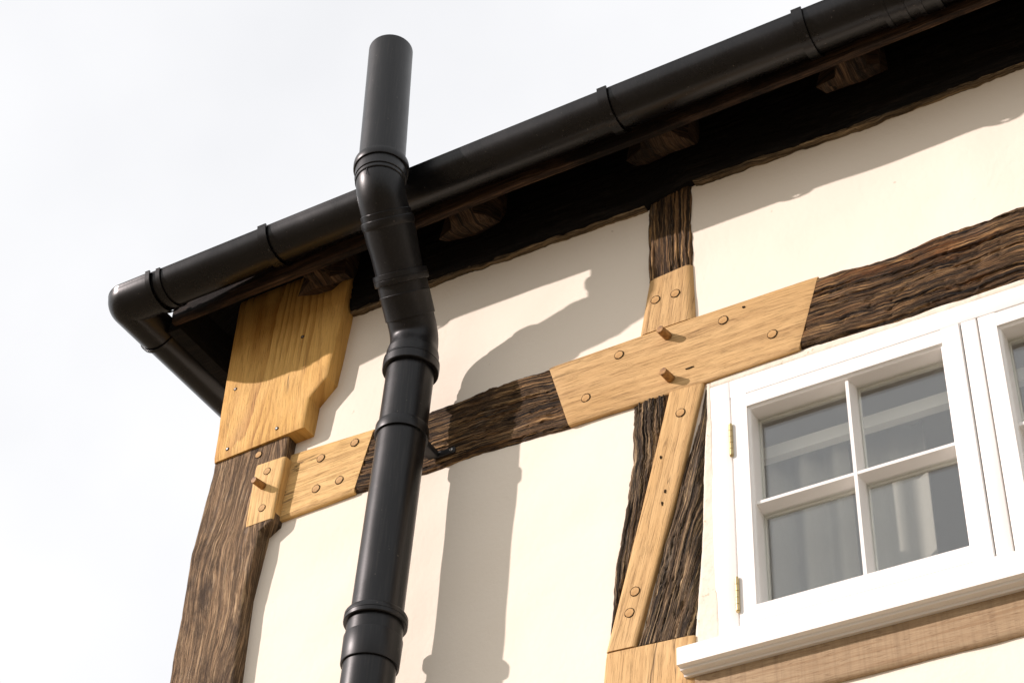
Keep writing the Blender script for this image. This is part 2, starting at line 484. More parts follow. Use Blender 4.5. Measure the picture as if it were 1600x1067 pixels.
_seed = [0]
def timber(name, A, B, yf, yb, mat, parent, step=0.012, nv=24, relief=0.0, rf=(5.0, 80.0), edge=0.0, edge_f=14.0,
           arris=0.004, warp=0.03, seed=None, label=None, wave=0.0, end_edge=0.0, chips=0.0):
    """One beam: A and B are its two long edges as matching (x, z) polylines in the wall's plane; the face between
    them is a fine grid carved with grain relief and worn arrises, with sides running back to yb."""
    if seed is None:
        _seed[0] += 1; seed = _seed[0] * 3.17
    A = np.array(A, float); B = np.array(B, float)
    mid = (A + B) / 2
    rows = []
    for i in range(len(A) - 1):
        L = np.linalg.norm(mid[i + 1] - mid[i])
        L = max(L, 0.5 * np.linalg.norm(B[i + 1] - B[i]))
        n = max(1, int(round(L / step)))
        for k in range(n):
            rows.append(i + k / n)
    rows.append(len(A) - 1.0)
    rows = np.array(rows)
    idx = np.arange(len(A))
    ev = lambda P: np.stack([np.interp(rows, idx, P[:, 0]), np.interp(rows, idx, P[:, 1])], 1)
    a, b = ev(A), ev(B)
    m = (a + b) / 2
    U = np.concatenate([[0], np.cumsum(np.linalg.norm(np.diff(m, axis=0), axis=1))])
    W = np.linalg.norm(b - a, axis=1)
    d = (b - a) / W[:, None]
    if edge:
        na = (fbm(U * edge_f, U * 0 + 3.3, seed + 1, 4, 0.6) - 0.5) * 2 * edge
        nb = (fbm(U * edge_f, U * 0 + 9.1, seed + 2, 4, 0.6) - 0.5) * 2 * edge
        a = a + d * na[:, None]
        b = b + d * nb[:, None]
        W = np.linalg.norm(b - a, axis=1)
    # denser rows near the two arrises
    t = np.linspace(0, 1, nv + 1)
    e1 = min(0.45 / nv, arris / max(W.mean(), 1e-3) * 0.4)
    t = np.sort(np.concatenate([t, [e1, 1 - e1]]))
    nv2 = len(t)
    X = a[:, None, :] * (1 - t)[None, :, None] + b[:, None, :] * t[None, :, None]
    UU = np.repeat(U[:, None], nv2, 1)
    VV = t[None, :] * W[:, None]
    h = np.zeros_like(UU)
    if relief:
        w = (fbm(UU * 3.0, VV * 8.0, seed, 3) - 0.5) * warp * 2
        r1 = fbm(UU * rf[0], (VV + w) * rf[1], seed + 5, 3, 0.55)
        ridge = 1 - np.abs(2 * r1 - 1) * 2.2
        r2 = fbm(UU * rf[0] * 2.2, (VV + w) * rf[1] * 2.1, seed + 8, 2)
        big = fbm(UU * 4, VV * 12, seed + 11, 3)
        ck = np.clip(1 - np.abs(fbm(UU * rf[0] * 0.5, (VV + w) * rf[1] * 0.7, seed + 17, 3) - 0.5) / 0.04, 0, 1)
        r3 = 1 - np.abs(2 * fbm(UU * rf[0] * 1.6, (VV + w) * rf[1] * 1.7, seed + 23, 3, 0.6) - 1) * 2.0
        h = relief * (0.6 * np.clip(ridge, -0.6, 1) + 0.45 * np.clip(r3, -0.6, 1) + 0.4 * (r2 - 0.5) - 1.3 * ck) + relief * 0.8 * (big - 0.5)
    if wave:
        h = h + wave * (fbm(UU * 3.5, VV * 5 + 2, seed + 21, 3) - 0.5) * 2
    if chips:
        ch = fbm(UU * 22, VV * 40, seed + 31, 4, 0.6)
        h = h - chips * np.clip((ch - 0.60) * 6, 0, 1)
    e = np.minimum(VV, W[:, None] - VV)
    ar = arris * (1 + (0.9 * (fbm(UU * 18, np.sign(VV - W[:, None] / 2) * 5, seed + 15, 3) - 0.3) if edge else 0))
    ar = np.maximum(ar, 1e-5)
    h = h - ar * np.clip(1 - e / (ar * 1.6), 0, 1) ** 2
    if end_edge:
        eu = np.minimum(UU, U[-1] - UU)
        h = h - end_edge * np.clip(1 - eu / (end_edge * 1.6), 0, 1) ** 2
    Y = yf - h
    nu = len(rows)
    verts = np.stack([X[:, :, 0], Y, X[:, :, 1]], -1).reshape(-1, 3)
    id_ = lambda i, j: i * nv2 + j
    u0, v0 = (seed * 1.37) % 17.0, (seed * 0.73) % 11.0
    uvs = np.stack([UU + u0, VV + v0], -1).reshape(-1, 2)
    verts = verts.tolist(); uvs = uvs.tolist()
    faces = [(id_(i, j), id_(i, j + 1), id_(i + 1, j + 1), id_(i + 1, j)) for i in range(nu - 1) for j in range(nv2 - 1)]
    nfront = len(faces)
    loop = [id_(i, 0) for i in range(nu)] + [id_(nu - 1, j) for j in range(1, nv2)] + \
           [id_(i, nv2 - 1) for i in range(nu - 2, -1, -1)] + [id_(0, j) for j in range(nv2 - 2, 0, -1)]
    def skirt(chain, outv):
        base = len(verts)
        for k in chain:
            v = verts[k]
            verts.append(list(v)); uvs.append(list(uvs[k]))
            verts.append([v[0], yb, v[2]]); q = uvs[k]; dd = yb - v[1]
            uvs.append([q[0] + outv[0] * dd, q[1] + outv[1] * dd])
        for k in range(len(chain) - 1):
            p = base + 2 * k
            faces.append((p, p + 1, p + 3, p + 2))
    skirt([id_(i, 0) for i in range(nu)], (0, -1))
    skirt([id_(i, nv2 - 1) for i in range(nu)], (0, 1))
    skirt([id_(0, j) for j in range(nv2)], (-1, 0))
    skirt([id_(nu - 1, j) for j in range(nv2)], (1, 0))
    me = bpy.data.meshes.new(name)
    me.from_pydata(verts, [], faces)
    # front must face -y; sides outward
    cen = np.array(verts)[:nu * nv2].mean(0)
    me.update()
    bm = bmesh.new(); bm.from_mesh(me); bm.faces.ensure_lookup_table()
    if bm.faces[nfront // 2].normal.y > 0:
        bmesh.ops.reverse_faces(bm, faces=bm.faces[:nfront])
    bm.to_mesh(me); bm.free()
    uvl = me.uv_layers.new(name="UVMap")
    li = np.zeros(len(me.loops), int); me.loops.foreach_get('vertex_index', li)
    uvl.data.foreach_set('uv', np.array(uvs)[li].ravel())
    me.polygons.foreach_set('use_smooth', [relief < 0.001] * nfront + [False] * (len(faces) - nfront))
    me.update()
    return link(name, me, mat, parent, label)

def sweep(name, pts, rad, mat, parent, seg=48, sharp=32, caps=False, label=None):
    """tube through pts with a radius at each point"""
    P = [Vector(p) for p in pts]
    n = len(P)
    tang = []
    for i in range(n):
        j0, j1 = i, i
        while j0 > 0 and (P[j0] - P[i]).length < 1e-6: j0 -= 1
        while j1 < n - 1 and (P[j1] - P[i]).length < 1e-6: j1 += 1
        t1 = (P[i] - P[j0]); t2 = (P[j1] - P[i])
        t = (t1.normalized() if t1.length > 1e-6 else Vector()) + (t2.normalized() if t2.length > 1e-6 else Vector())
        tang.append(t.normalized())
    ref = Vector((1, 0, 0))
    verts, faces = [], []
    for i in range(n):
        t = tang[i]
        a = (ref - t * ref.dot(t)).normalized()
        b = t.cross(a)
        ref = a
        for k in range(seg):
            th = 2 * math.pi * k / seg
            verts.append(P[i] + (a * math.cos(th) + b * math.sin(th)) * rad[i])
    for i in range(n - 1):
        for k in range(seg):
            k2 = (k + 1) % seg
            faces.append((i * seg + k, i * seg + k2, (i + 1) * seg + k2, (i + 1) * seg + k))
    if caps:
        faces.append(tuple(range(seg))); faces.append(tuple(range((n - 1) * seg, n * seg)))
    me = poly_mesh(name, verts, faces, True, sharp)
    return link(name, me, mat, parent, label)

# ------------------------------------------------------------------ ground
gv = [(-600, -600, 0), (600, -600, 0), (600, 600, 0), (-600, 600, 0)]
g = link('ground', poly_mesh('ground', gv, [(0, 1, 2, 3)]), MAT['ground'])
g['kind'] = 'structure'
g['label'] = 'gravel ground in front of the house'

# ------------------------------------------------------------------ the house
house = empty('timber_framed_house', (0.05, 0.0, 0.0),
              'cream plastered timber-framed house with dark old and pale new oak beams', 'house')

# plaster wall: a gently uneven sheet with an opening for the window
WX0, WX1, WZ0, WZ1 = 1.384, 2.50, 3.50, 4.132
def plaster_front():
    xs = np.unique(np.round(np.concatenate([[0.06, 5.0], np.arange(0.2, 2.6, 0.025), [WX0, WX1]]), 4))
    zs = np.unique(np.round(np.concatenate([[0.0, 1.5, 2.6, 3.0], np.arange(3.2, 4.96, 0.025), [WZ0, WZ1]]), 4))
    X, Z = np.meshgrid(xs, zs, indexing='ij')
    Y = -0.0050 * (fbm(X * 2.2, Z * 2.2, 4.2, 3) - 0.5) * 2 - 0.0022 * (fbm(X * 9, Z * 9, 8.8, 2) - 0.5) * 2 - 0.001
    v = np.stack([X, Y, Z], -1).reshape(-1, 3)
    nz = len(zs)
    f = []
    for i in range(len(xs) - 1):
        for j in range(nz - 1):
            cx, cz = (xs[i] + xs[i + 1]) / 2, (zs[j] + zs[j + 1]) / 2
            if WX0 < cx < WX1 and WZ0 < cz < WZ1:
                continue
            f.append((i * nz + j, (i + 1) * nz + j, (i + 1) * nz + j + 1, i * nz + j + 1))
    me = bpy.data.meshes.new('plaster_wall')
    me.from_pydata(v.tolist(), [], f)
    me.polygons.foreach_set('use_smooth', [True] * len(f))
    me.update()
    return link('plaster_wall', me, MAT['plaster'], house, 'smooth cream lime plaster between the beams')
plaster_front()
# the other walls of the house
box('side_wall', 0.058, 0.20, 0.06, 5.2, 0.0, 4.93, MAT['plaster'], house)
box('rear_wall', 0.20, 5.0, 5.05, 5.2, 0.0, 4.93, MAT['plaster'], house)
for (a, b_, c_, d_) in ((0.0, 5.2, 0.0, 2.9), (0.0, 5.2, 4.3, 4.93), (0.0, 0.5, 2.9, 4.3), (2.8, 5.2, 2.9, 4.3)):  # opening in this unseen wall is added to let skylight brighten the room
    box('end_wall', 5.0, 5.15, a, b_, c_, d_, MAT['plaster'], house)

# ---- corner post and its patches
post = timber('corner_post',
    [(0.046, 0.0), (0.046, 3.0), (0.045, 3.77), (0.041, 3.96), (0.036, 4.10), (0.036, 4.127), (0.038, 4.147), (0.056, 4.36), (0.054, 4.86)],
    [(0.240, 0.0), (0.240, 3.0), (0.236, 3.72), (0.225, 3.956), (0.239, 4.100), (0.241, 4.127), (0.272, 4.147), (0.277, 4.36), (0.282, 4.86)],
    -0.036, 0.15, MAT['old_post'], house, step=0.006, nv=70, relief=0.0009, rf=(2.0, 60.0), edge=0.002, edge_f=4, arris=0.005,
    warp=0.015, wave=0.002, label='brown weathered oak corner post')
board = timber('facing_board',
    [(0.061, 4.385), (0.058, 4.487), (0.054, 4.537), (0.050, 4.70), (0.046, 4.93)],
    [(0.330, 4.399), (0.334, 4.487), (0.381, 4.537), (0.399, 4.738), (0.403, 4.93)],
    -0.046, 0.01, MAT['oak_board'], house, step=0.012, nv=26, arris=0.003, wave=0.0008, end_edge=0.003,
    label='golden new oak board with a stepped lower right edge')
patch = timber('post_patch',
    [(0.192, 4.150), (0.193, 4.332)], [(0.272, 4.152), (0.283, 4.331)],
    -0.0385, 0.0, MAT['oak_pale'], house, step=0.012, nv=16, arris=0.004, end_edge=0.001,
    label='pale new oak patch let into the corner post')

# ---- middle rail, four lengths
rail_a = timber('rail',
    [(0.270, 4.161), (0.481, 4.172)], [(0.268, 4.357), (0.518, 4.346)],
    -0.013, 0.03, MAT['oak_pale'], house, nv=20, arris=0.004, wave=0.001, label='pale new oak rail end with four pegs')
rail_b = timber('rail',
    [(0.4815, 4.172), (0.670, 4.166), (0.838, 4.166), (1.046, 4.160)], [(0.5185, 4.346), (0.671, 4.345), (0.826, 4.350), (0.990, 4.345)],
    -0.010, 0.03, MAT['old_black'], house, step=0.005, nv=92, relief=0.0028, rf=(2.6, 78.0), edge=0.0048, edge_f=22, arris=0.008,
    warp=0.005, chips=0.004, label='dark ridged old oak length of the rail')
rail_c = timber('rail',
    [(1.0465, 4.158), (1.372, 4.152), (1.587, 4.156)], [(0.9905, 4.345), (1.346, 4.345), (1.642, 4.339)],
    -0.013, 0.03, MAT['oak_tan'], house, nv=24, arris=0.003, wave=0.0012, end_edge=0.001, label='tan new oak repair in the rail with scarfed ends')
rail_d = timber('rail',
    [(1.588, 4.155), (1.702, 4.151), (1.798, 4.147), (1.932, 4.149), (2.061, 4.150), (2.60, 4.15)],
    [(1.643, 4.338), (1.720, 4.336), (1.816, 4.333), (1.955, 4.341), (2.088, 4.341), (2.62, 4.34)],
    -0.011, 0.03, MAT['old_rust'], house, step=0.005, nv=96, relief=0.0034, rf=(2.2, 70.0), edge=0.006, edge_f=18, arris=0.010,
    warp=0.005, chips=0.005, label='dark ridged old oak rail with a rotten rusty lower edge')

# ---- upper stud
stud_a = timber('stud',
    [(1.241, 4.501), (1.237, 4.666), (1.243, 4.80)], [(1.349, 4.511), (1.346, 4.655), (1.354, 4.80)],
    -0.011, 0.03, MAT['old_black'], house, step=0.005, nv=54, relief=0.0028, rf=(2.6, 80.0), edge=0.004, edge_f=20, arris=0.008,
    warp=0.008, chips=0.003, label='dark old oak top of the upper stud')
stud_b = timber('stud',
    [(1.217, 4.346), (1.241, 4.500)], [(1.351, 4.346), (1.349, 4.510)],
    -0.012, 0.03, MAT['oak_tan'], house, step=0.01, nv=16, arris=0.009, wave=0.001, label='new oak foot of the upper stud')
# ---- lower stud: old wood either side of a slanting new strip
stud_c = timber('stud',
    [(1.149, 3.552), (1.158, 3.637), (1.166, 3.771), (1.184, 3.877), (1.200, 4.038), (1.203, 4.157)],
    [(1.150, 3.553), (1.171, 3.640), (1.205, 3.771), (1.229, 3.877), (1.264, 4.038), (1.290, 4.155)],
    -0.010, 0.03, MAT['old_grey'], house, step=0.005, nv=44, relief=0.0034, rf=(2.4, 85.0), edge=0.005, edge_f=24, arris=0.007,
    warp=0.008, chips=0.004, label='ridged grey-black old oak on the left of the lower stud')
stud_d = timber('stud',
    [(1.2105, 3.550), (1.238, 3.640), (1.273, 3.771), (1.302, 3.877), (1.345, 4.038), (1.371, 4.120)],
    [(1.336, 3.541), (1.343, 3.640), (1.354, 3.771), (1.362, 3.877), (1.374, 4.058), (1.374, 4.140)],
    -0.010, 0.03, MAT['old_grey'], house, step=0.005, nv=64, relief=0.0034, rf=(2.4, 78.0), edge=0.004, edge_f=16, arris=0.009,
    warp=0.009, chips=0.004, label='ridged grey-black old oak on the right of the lower stud')
strip = timber('stud_strip',
    [(1.148, 3.553), (1.224, 3.867), (1.2905, 4.155)], [(1.210, 3.550), (1.301, 3.875), (1.370, 4.150)],
    -0.0135, 0.03, MAT['oak_strip'], house, nv=12, arris=0.003, wave=0.001, label='slanting new oak strip set into the lower stud')
foot = timber('stud_foot',
    [(1.132, 3.36), (1.1475, 3.551)], [(1.334, 3.36), (1.336, 3.540)],
    -0.0125, 0.03, MAT['oak_strip'], house, nv=16, arris=0.003, wave=0.001, end_edge=0.001, label='new oak block at the foot of the lower stud')
sill_beam = timber('sill_beam',
    [(1.335, 3.372), (1.583, 3.367), (1.95, 3.366), (2.6, 3.366)], [(1.335, 3.492), (1.583, 3.492), (1.95, 3.492), (2.6, 3.492)],
    -0.012, 0.03, MAT['oak_sawn'], house, nv=20, arris=0.004, wave=0.0015, edge=0.002, edge_f=5, label='sawn light oak beam under the window sill')
low_beam = timber('sill_beam',
    [(0.236, 3.25), (1.131, 3.25)], [(0.236, 3.372), (1.131, 3.372)],
    -0.012, 0.03, MAT['oak_sawn'], house, nv=16, arris=0.004, wave=0.0015, label='sawn oak beam at the foot of the lower panel')

# ---- eaves: wall plate, rafters, fascia, soffit, roof
plate = timber('wall_plate',
    [(0.405, 4.764), (0.70, 4.764), (1.00, 4.752), (1.243, 4.742), (1.36, 4.766), (1.70, 4.748), (2.15, 4.742), (3.2, 4.742)],
    [(0.405, 5.020), (0.70, 5.020), (1.00, 5.020), (1.243, 5.020), (1.36, 5.020), (1.70, 5.020), (2.15, 5.020), (3.2, 5.020)],
    -0.026, 0.10, MAT['eaves_dark'], house, step=0.010, nv=30, relief=0.003, rf=(4, 60), edge=0.005, edge_f=10, arris=0.009, chips=0.004,
    label='black stained wall plate under the eaves')
plate_edge = timber('plate_edge',
    [(0.402, 4.7585), (0.70, 4.7585), (1.00, 4.747), (1.236, 4.738)], [(0.402, 4.766), (0.70, 4.766), (1.00, 4.754), (1.236, 4.744)],
    -0.019, 0.05, MAT['plate_worn'], house, step=0.005, nv=8, relief=0.0015, edge=0.007, edge_f=34, arris=0.003, label='pale worn lower edge of the wall plate')
timber('plate_edge',
    [(1.362, 4.761), (1.70, 4.743), (2.15, 4.737), (3.2, 4.737)], [(1.362, 4.768), (1.70, 4.750), (2.15, 4.744), (3.2, 4.744)],
    -0.019, 0.05, MAT['plate_worn'], house, step=0.005, nv=8, relief=0.0015, edge=0.007, edge_f=34, arris=0.003, label='pale worn lower edge of the wall plate')

random.seed(5)
for k, (xa, xb) in enumerate([(0.315, 0.43), (0.735, 0.875), (1.245, 1.405), (1.735, 1.865), (2.22, 2.34), (2.72, 2.84)]):
    dz = random.uniform(-0.01, 0.01)
    cxr, hw = (xa + xb) / 2, (xb - xa) / 2 * 0.85
    secs = [(-0.166, 0.55, 4.822, 4.89), (-0.140, 0.52, 4.806, 4.90), (-0.118, 0.75, 4.798, 4.92), (-0.098, 1.10, 4.800, 4.94),
            (-0.070, 1.05, 4.816, 4.96), (-0.040, 0.95, 4.850, 4.99), (-0.024, 0.90, 4.90, 5.0), (0.30, 0.90, 5.20, 5.29)]
    v, f = [], []
    for (y, wf, zb, zt) in secs:
        q = 1.0 if y < -0.03 else 0.0
        for fx in (-1.0, -0.45, 0.1, 0.6, 1.0):
            v.append((cxr + hw * wf * fx + q * random.uniform(-.010, .010) - q * 0.012 * (1 - fx) * (wf > 1), y + q * random.uniform(-.004, .004) * (y > -0.16),
                      zb + dz + q * random.uniform(-.009, .009) + 0.006 * abs(fx)))
        v.append((cxr + hw * wf, y, zt)); v.append((cxr - hw * wf, y, zt))
    n = 7
    f += [tuple(range(n)), tuple(range(7 * n, 8 * n))]
    for i in range(7):
        for j in range(n):
            j2 = (j + 1) % n
            f.append((i * n + j, i * n + j2, (i + 1) * n + j2, (i + 1) * n + j))
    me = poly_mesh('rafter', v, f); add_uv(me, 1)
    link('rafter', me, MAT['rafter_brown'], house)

fascia = timber('fascia_board', [(-0.045, 4.782), (0.6, 4.786), (1.0, 4.790), (1.3, 4.782), (2.0, 4.780), (3.2, 4.78)], [(-0.045, 4.886), (0.6, 4.886), (1.0, 4.886), (1.3, 4.886), (2.0, 4.886), (3.2, 4.886)],
    -0.184, -0.166, MAT['fascia_brown'], house, step=0.02, nv=10, relief=0.0008, edge=0.002, edge_f=5, arris=0.002, label='brown eaves board behind the gutter')
# underside of the front fascia and the side fascia
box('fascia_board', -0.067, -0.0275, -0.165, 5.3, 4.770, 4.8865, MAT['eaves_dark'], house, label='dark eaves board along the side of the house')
# side rafters seen in the dark corner
for y0 in (0.12, 0.55):
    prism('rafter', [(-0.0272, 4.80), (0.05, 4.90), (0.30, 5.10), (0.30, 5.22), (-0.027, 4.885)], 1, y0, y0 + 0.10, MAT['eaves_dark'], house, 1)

def roof_plane(name, pts):
    n = len(pts)
    v = list(pts) + [(x, y, z + 0.05) for x, y, z in pts]
    f = [tuple(range(n)), tuple(range(n, 2 * n))] + [(i, (i + 1) % n, n + (i + 1) % n, n + i) for i in range(n)]
    me = poly_mesh(name, v, f); add_uv(me)
    return me
S = 0.84
zf = lambda y: 4.887 + S * (y + 0.166)
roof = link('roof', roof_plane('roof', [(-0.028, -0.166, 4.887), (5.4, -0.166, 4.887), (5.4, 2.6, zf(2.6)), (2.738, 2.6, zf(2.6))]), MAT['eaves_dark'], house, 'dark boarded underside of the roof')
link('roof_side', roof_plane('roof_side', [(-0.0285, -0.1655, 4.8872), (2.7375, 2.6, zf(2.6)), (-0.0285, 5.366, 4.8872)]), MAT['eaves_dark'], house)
# flat eaves course overhanging the gutter, one clay tile after another
tile_me = None
for k in range(20):
    x0 = -0.10 + k * 0.168
    if tile_me is None:
        o = box('eaves_tile', x0, x0 + 0.165, -0.232, -0.10, 4.889, 4.901, MAT['tile'], house, bevel=0.003)
        tile_me = o
    else:
        o = tile_me.copy(); COL.objects.link(o); o.location.x += k * 0.168

# ---- pegs, screws and holes
def peg_mesh(r, d, seed, taper=0.0, sides=14):
    rnd = random.Random(seed)
    v, f = [], []
    prof = [(1.0, 0.0), (1.0 - taper * 0.5, -d * 0.55), (1.0 - taper, -d + 0.001), (0.90 - taper, -d)]
    rr = [r * rnd.uniform(0.95, 1.05) for _ in range(sides)]
    for s, y in prof:
        for k in range(sides):
            t = 2 * math.pi * k / sides
            v.append((rr[k] * s * math.cos(t), y, rr[k] * s * math.sin(t)))
    for i in range(len(prof) - 1):
        for k in range(sides):
            k2 = (k + 1) % sides
            f.append((i * sides + k, i * sides + k2, (i + 1) * sides + k2, (i + 1) * sides + k))
    f.append(tuple(range((len(prof) - 1) * sides, len(prof) * sides)))
    return poly_mesh('peg', v, f)

def disc_mesh(name, r, sides=16, seed=0, jit=0.1, th=0.0006):
    rnd = random.Random(seed)
    v = [(0, -th, 0)]
    for k in range(sides):
        t = 2 * math.pi * k / sides
        q = r * rnd.uniform(1 - jit, 1 + jit)
        v.append((q * math.cos(t), -th, q * math.sin(t)))
    for k in range(sides):
        x, _, z = v[k + 1]
        v.append((x, 0.003, z))
    f = [(0, k + 1, (k + 1) % sides + 1) for k in range(sides)] + \
        [(k + 1, (k + 1) % sides + 1, sides + (k + 1) % sides + 1, sides + k + 1) for k in range(sides)]
    return poly_mesh(name, v, f)

def place(o, x, y, z):
    p = o.parent
    base = Vector((0, 0, 0))
    while p is not None:
        base += Vector(p.location); p = p.parent
    o.location = Vector((x, y, z)) - base

def flush_peg(parent, x, z, yf, r=0.0098, seed=0, dark=False):
    g = link('peg_gap', disc_mesh('peg_gap', r * 1.10, 22, seed + 3, 0.05, 0.0008), MAT['gap'], parent); place(g, x, yf, z)
    o = link('peg', peg_mesh(r, 0.0014, seed, 0.0, 20), MAT['peg_dark'] if dark else MAT['peg'], parent); place(o, x, yf, z)

def proud_peg(parent, x, z, yf, d=0.032, r=0.0098, seed=0, tilt=(0.0, 0.0)):
    o = link('peg', peg_mesh(r, d, seed, 0.12, 9), MAT['peg_dark'], parent, 'oak peg standing proud of the beam'); place(o, x, yf, z)
    o.rotation_euler = (tilt[0], 0, tilt[1])

for i, (x, z) in enumerate([(0.234, 4.301), (0.237, 4.191)]): flush_peg(patch, x, z, -0.0385, 0.0095, i)
proud_peg(patch, 0.229, 4.258, -0.038, 0.034, 0.010, 7, (R(4), R(-6)))
flush_peg(post, 0.196, 4.366, -0.037, 0.0095, 9)
for i, (x, z) in enumerate([(0.371, 4.309), (0.467, 4.321), (0.370, 4.219), (0.436, 4.221)]): flush_peg(rail_a, x, z, -0.0133, 0.0105, 20 + i)
for i, (x, z) in enumerate([(1.170, 4.309), (1.089, 4.217), (1.422, 4.305), (1.532, 4.219)]): flush_peg(rail_c, x, z, -0.0133, 0.0105, 30 + i)
proud_peg(rail_c, 1.290, 4.314, -0.0125, 0.032, 0.0105, 41, (R(3), R(-8)))
proud_peg(rail_c, 1.295, 4.191, -0.0125, 0.032, 0.0105, 42, (R(2), R(-6)))
for i, (x, z) in enumerate([(1.260, 4.436), (1.309, 4.434)]): flush_peg(stud_b, x, z, -0.0123, 0.0105, 50 + i)
for i, (x, z) in enumerate([(1.317, 4.088), (1.211, 3.674), (1.199, 3.628)]): flush_peg(strip, x, z, -0.0138, 0.0100, 60 + i)

def hole(parent, x, z, yf, w, h, seed):
    o = link('nail_hole', disc_mesh('nail_hole', 1.0, 12, seed, 0.25, 0.0010), MAT['gap'], parent); place(o, x, yf, z)
    o.scale = (w, 1, h)
for i, (x, z, w, h) in enumerate([(1.270, 3.987, .0022, .0045), (1.279, 3.896, .002, .005), (1.272, 3.868, .0018, .0055)]): hole(strip, x, z, -0.0135, w, h, i)
for i, (x, z, w, h) in enumerate([(1.471, 4.322, .0035, .003), (1.340, 4.203, .011, .0014)]): hole(rail_c, x, z, -0.0132, w, h, 10 + i)

for i, (x, z) in enumerate([(0.283, 4.706), (0.089, 4.609), (0.248, 4.422), (0.100, 4.412)]):
    h = link('screw_recess', disc_mesh('screw_recess', 0.0052, 14, i, 0.05, 0.0007), MAT['gap'], board); place(h, x, -0.0463, z)
    s = link('screw', peg_mesh(0.0036, 0.0016, i, 0.2, 12), MAT['steel'], board); place(s, x, -0.0463, z)

# ------------------------------------------------------------------ window
FY = -0.005
def frame_bar(name, x0, x1, z0, z1, parent, y0=FY, y1=0.09, bevel=0.0015, label=None):
    return box(name, x0, x1, y0, y1, z0, z1, MAT['paint'], parent, bevel, label)
wframe = box('window', 1.3785, 1.426, FY, 0.10, 3.506, 4.137, MAT['paint'], house, 0.002, 'white painted two-light casement window')
frame_bar('frame_head', 1.4262, 2.52, 4.092, 4.1368, wframe)
frame_bar('mullion', 1.9225, 1.9535, 3.5062, 4.0918, wframe)
frame_bar('frame_jamb', 2.452, 2.52, 3.5062, 4.0918, wframe)
frame_bar('frame_bottom', 1.4262, 2.4518, 3.5062, 3.5345, wframe, y0=-0.0090, bevel=0.001)
def casement(x0, x1, z0, z1, hinge_left):
    """four rails with a moulded inner edge, crossed glazing bars and four panes"""
    yf, ym, yg, yb = -0.0075, 0.010, 0.034, 0.054
    ix0, ix1, iz0, iz1 = x0 + 0.041, x1 - 0.045, z0 + 0.043, z1 - 0.041
    c = 0.006
    def bar(name, pts, axis, a, b, trim):
        # mitred length: profile across, from a to b, ends cut square
        return prism(name, pts, axis, a, b, MAT['paint'], wframe)
    # stiles (profile in x, y; run along z)
    def stile(xo, xi):
        s = 1 if xi > xo else -1
        prof = [(xo, yf + 0.002), (xo + s * 0.002, yf), (xi - s * c, yf), (xi - s * c, yf + 0.004), (xi - s * 0.001, yf + 0.007), (xi, yf + 0.011), (xi, yb), (xo, yb)]
        prism('casement_stile', prof, 2, z0, z1, MAT['paint'], wframe)
    def rail(zo, zi, xa, xb):
        s = 1 if zi > zo else -1
        prof = [(yf + 0.002, zo), (yf, zo + s * 0.002), (yf, zi - s * c), (yf + 0.004, zi - s * c), (yf + 0.007, zi - s * 0.001), (yf + 0.011, zi), (yb, zi), (yb, zo)]
        prism('casement_rail', prof, 0, xa, xb, MAT['paint'], wframe)
    stile(x0, ix0); stile(x1, ix1)
    rail(z1, iz1, ix0 - 0.0058, ix1 + 0.0058); rail(z0, iz0, ix0 - 0.0058, ix1 + 0.0058)
    xm, zm = (ix0 + ix1) / 2 + 0.004, z0 + 0.279
    w = 0.0035
    bw = 0.0095
    prism('glazing_bar', [(xm - w, ym - 0.006), (xm + w, ym - 0.006), (xm + bw, yg - 0.003), (xm + bw, yb - 0.002), (xm - bw, yb - 0.002), (xm - bw, yg - 0.003)], 2, iz0, iz1, MAT['paint'], wframe)
    for xa, xb in ((ix0, xm - w - 0.0005), (xm + w + 0.0005, ix1)):
        prism('glazing_bar', [(ym - 0.0055, zm - w), (ym - 0.0055, zm + w), (yg - 0.003, zm + bw), (yb - 0.003, zm + bw), (yb - 0.003, zm - bw), (yg - 0.003, zm - bw)], 0, xa, xb, MAT['paint'], wframe)
    for xa, xb in ((ix0, xm - bw), (xm + bw, ix1)):
        for za, zb in ((iz0, zm - bw), (zm + bw, iz1)):
            box('pane', xa - 0.002, xb + 0.002, yg - 0.001, yg + 0.003, za - 0.002, zb + 0.002, MAT['glass'], wframe)
            # pale spacer line behind the edge of each pane
            for (p0, p1, q0, q1) in ((xa, xa + 0.004, za, zb), (xb - 0.004, xb, za, zb), (xa + 0.004, xb - 0.004, zb - 0.006, zb)):
                box('glazing_spacer', p0 + 0.0003, p1 - 0.0003, yg + 0.006, yg + 0.010, q0 + 0.0003, q1 - 0.0003, MAT['pelmet'], wframe)
casement(1.4285, 1.9205, 3.5350, 4.0895, True)
casement(1.9570, 2.4490, 3.5350, 4.0880, False)

# hinges: knuckled brass barrels on the left stile
for z0, z1 in ((3.937, 4.016), (3.566, 3.640)):
    pts, rad = [], []
    n = 5
    for k in range(n):
        a, b = z0 + (z1 - z0) * k / n, z0 + (z1 - z0) * (k + 1) / n
        pts += [(1.4272, -0.0105, a + 0.0006), (1.4272, -0.0105, a + 0.0006), (1.4272, -0.0105, b - 0.0006), (1.4272, -0.0105, b - 0.0006)]
        rad += [0.0030, 0.0042, 0.0042, 0.0030]
    pts = [(1.4272, -0.0105, z0 - 0.004), (1.4272, -0.0105, z0 - 0.002)] + pts + [(1.4272, -0.0105, z1 + 0.002), (1.4272, -0.0105, z1 + 0.004)]
    rad = [0.001, 0.0036] + rad + [0.0036, 0.001]
    sweep('hinge', pts, rad, MAT['brass'], wframe, seg=14, caps=True)

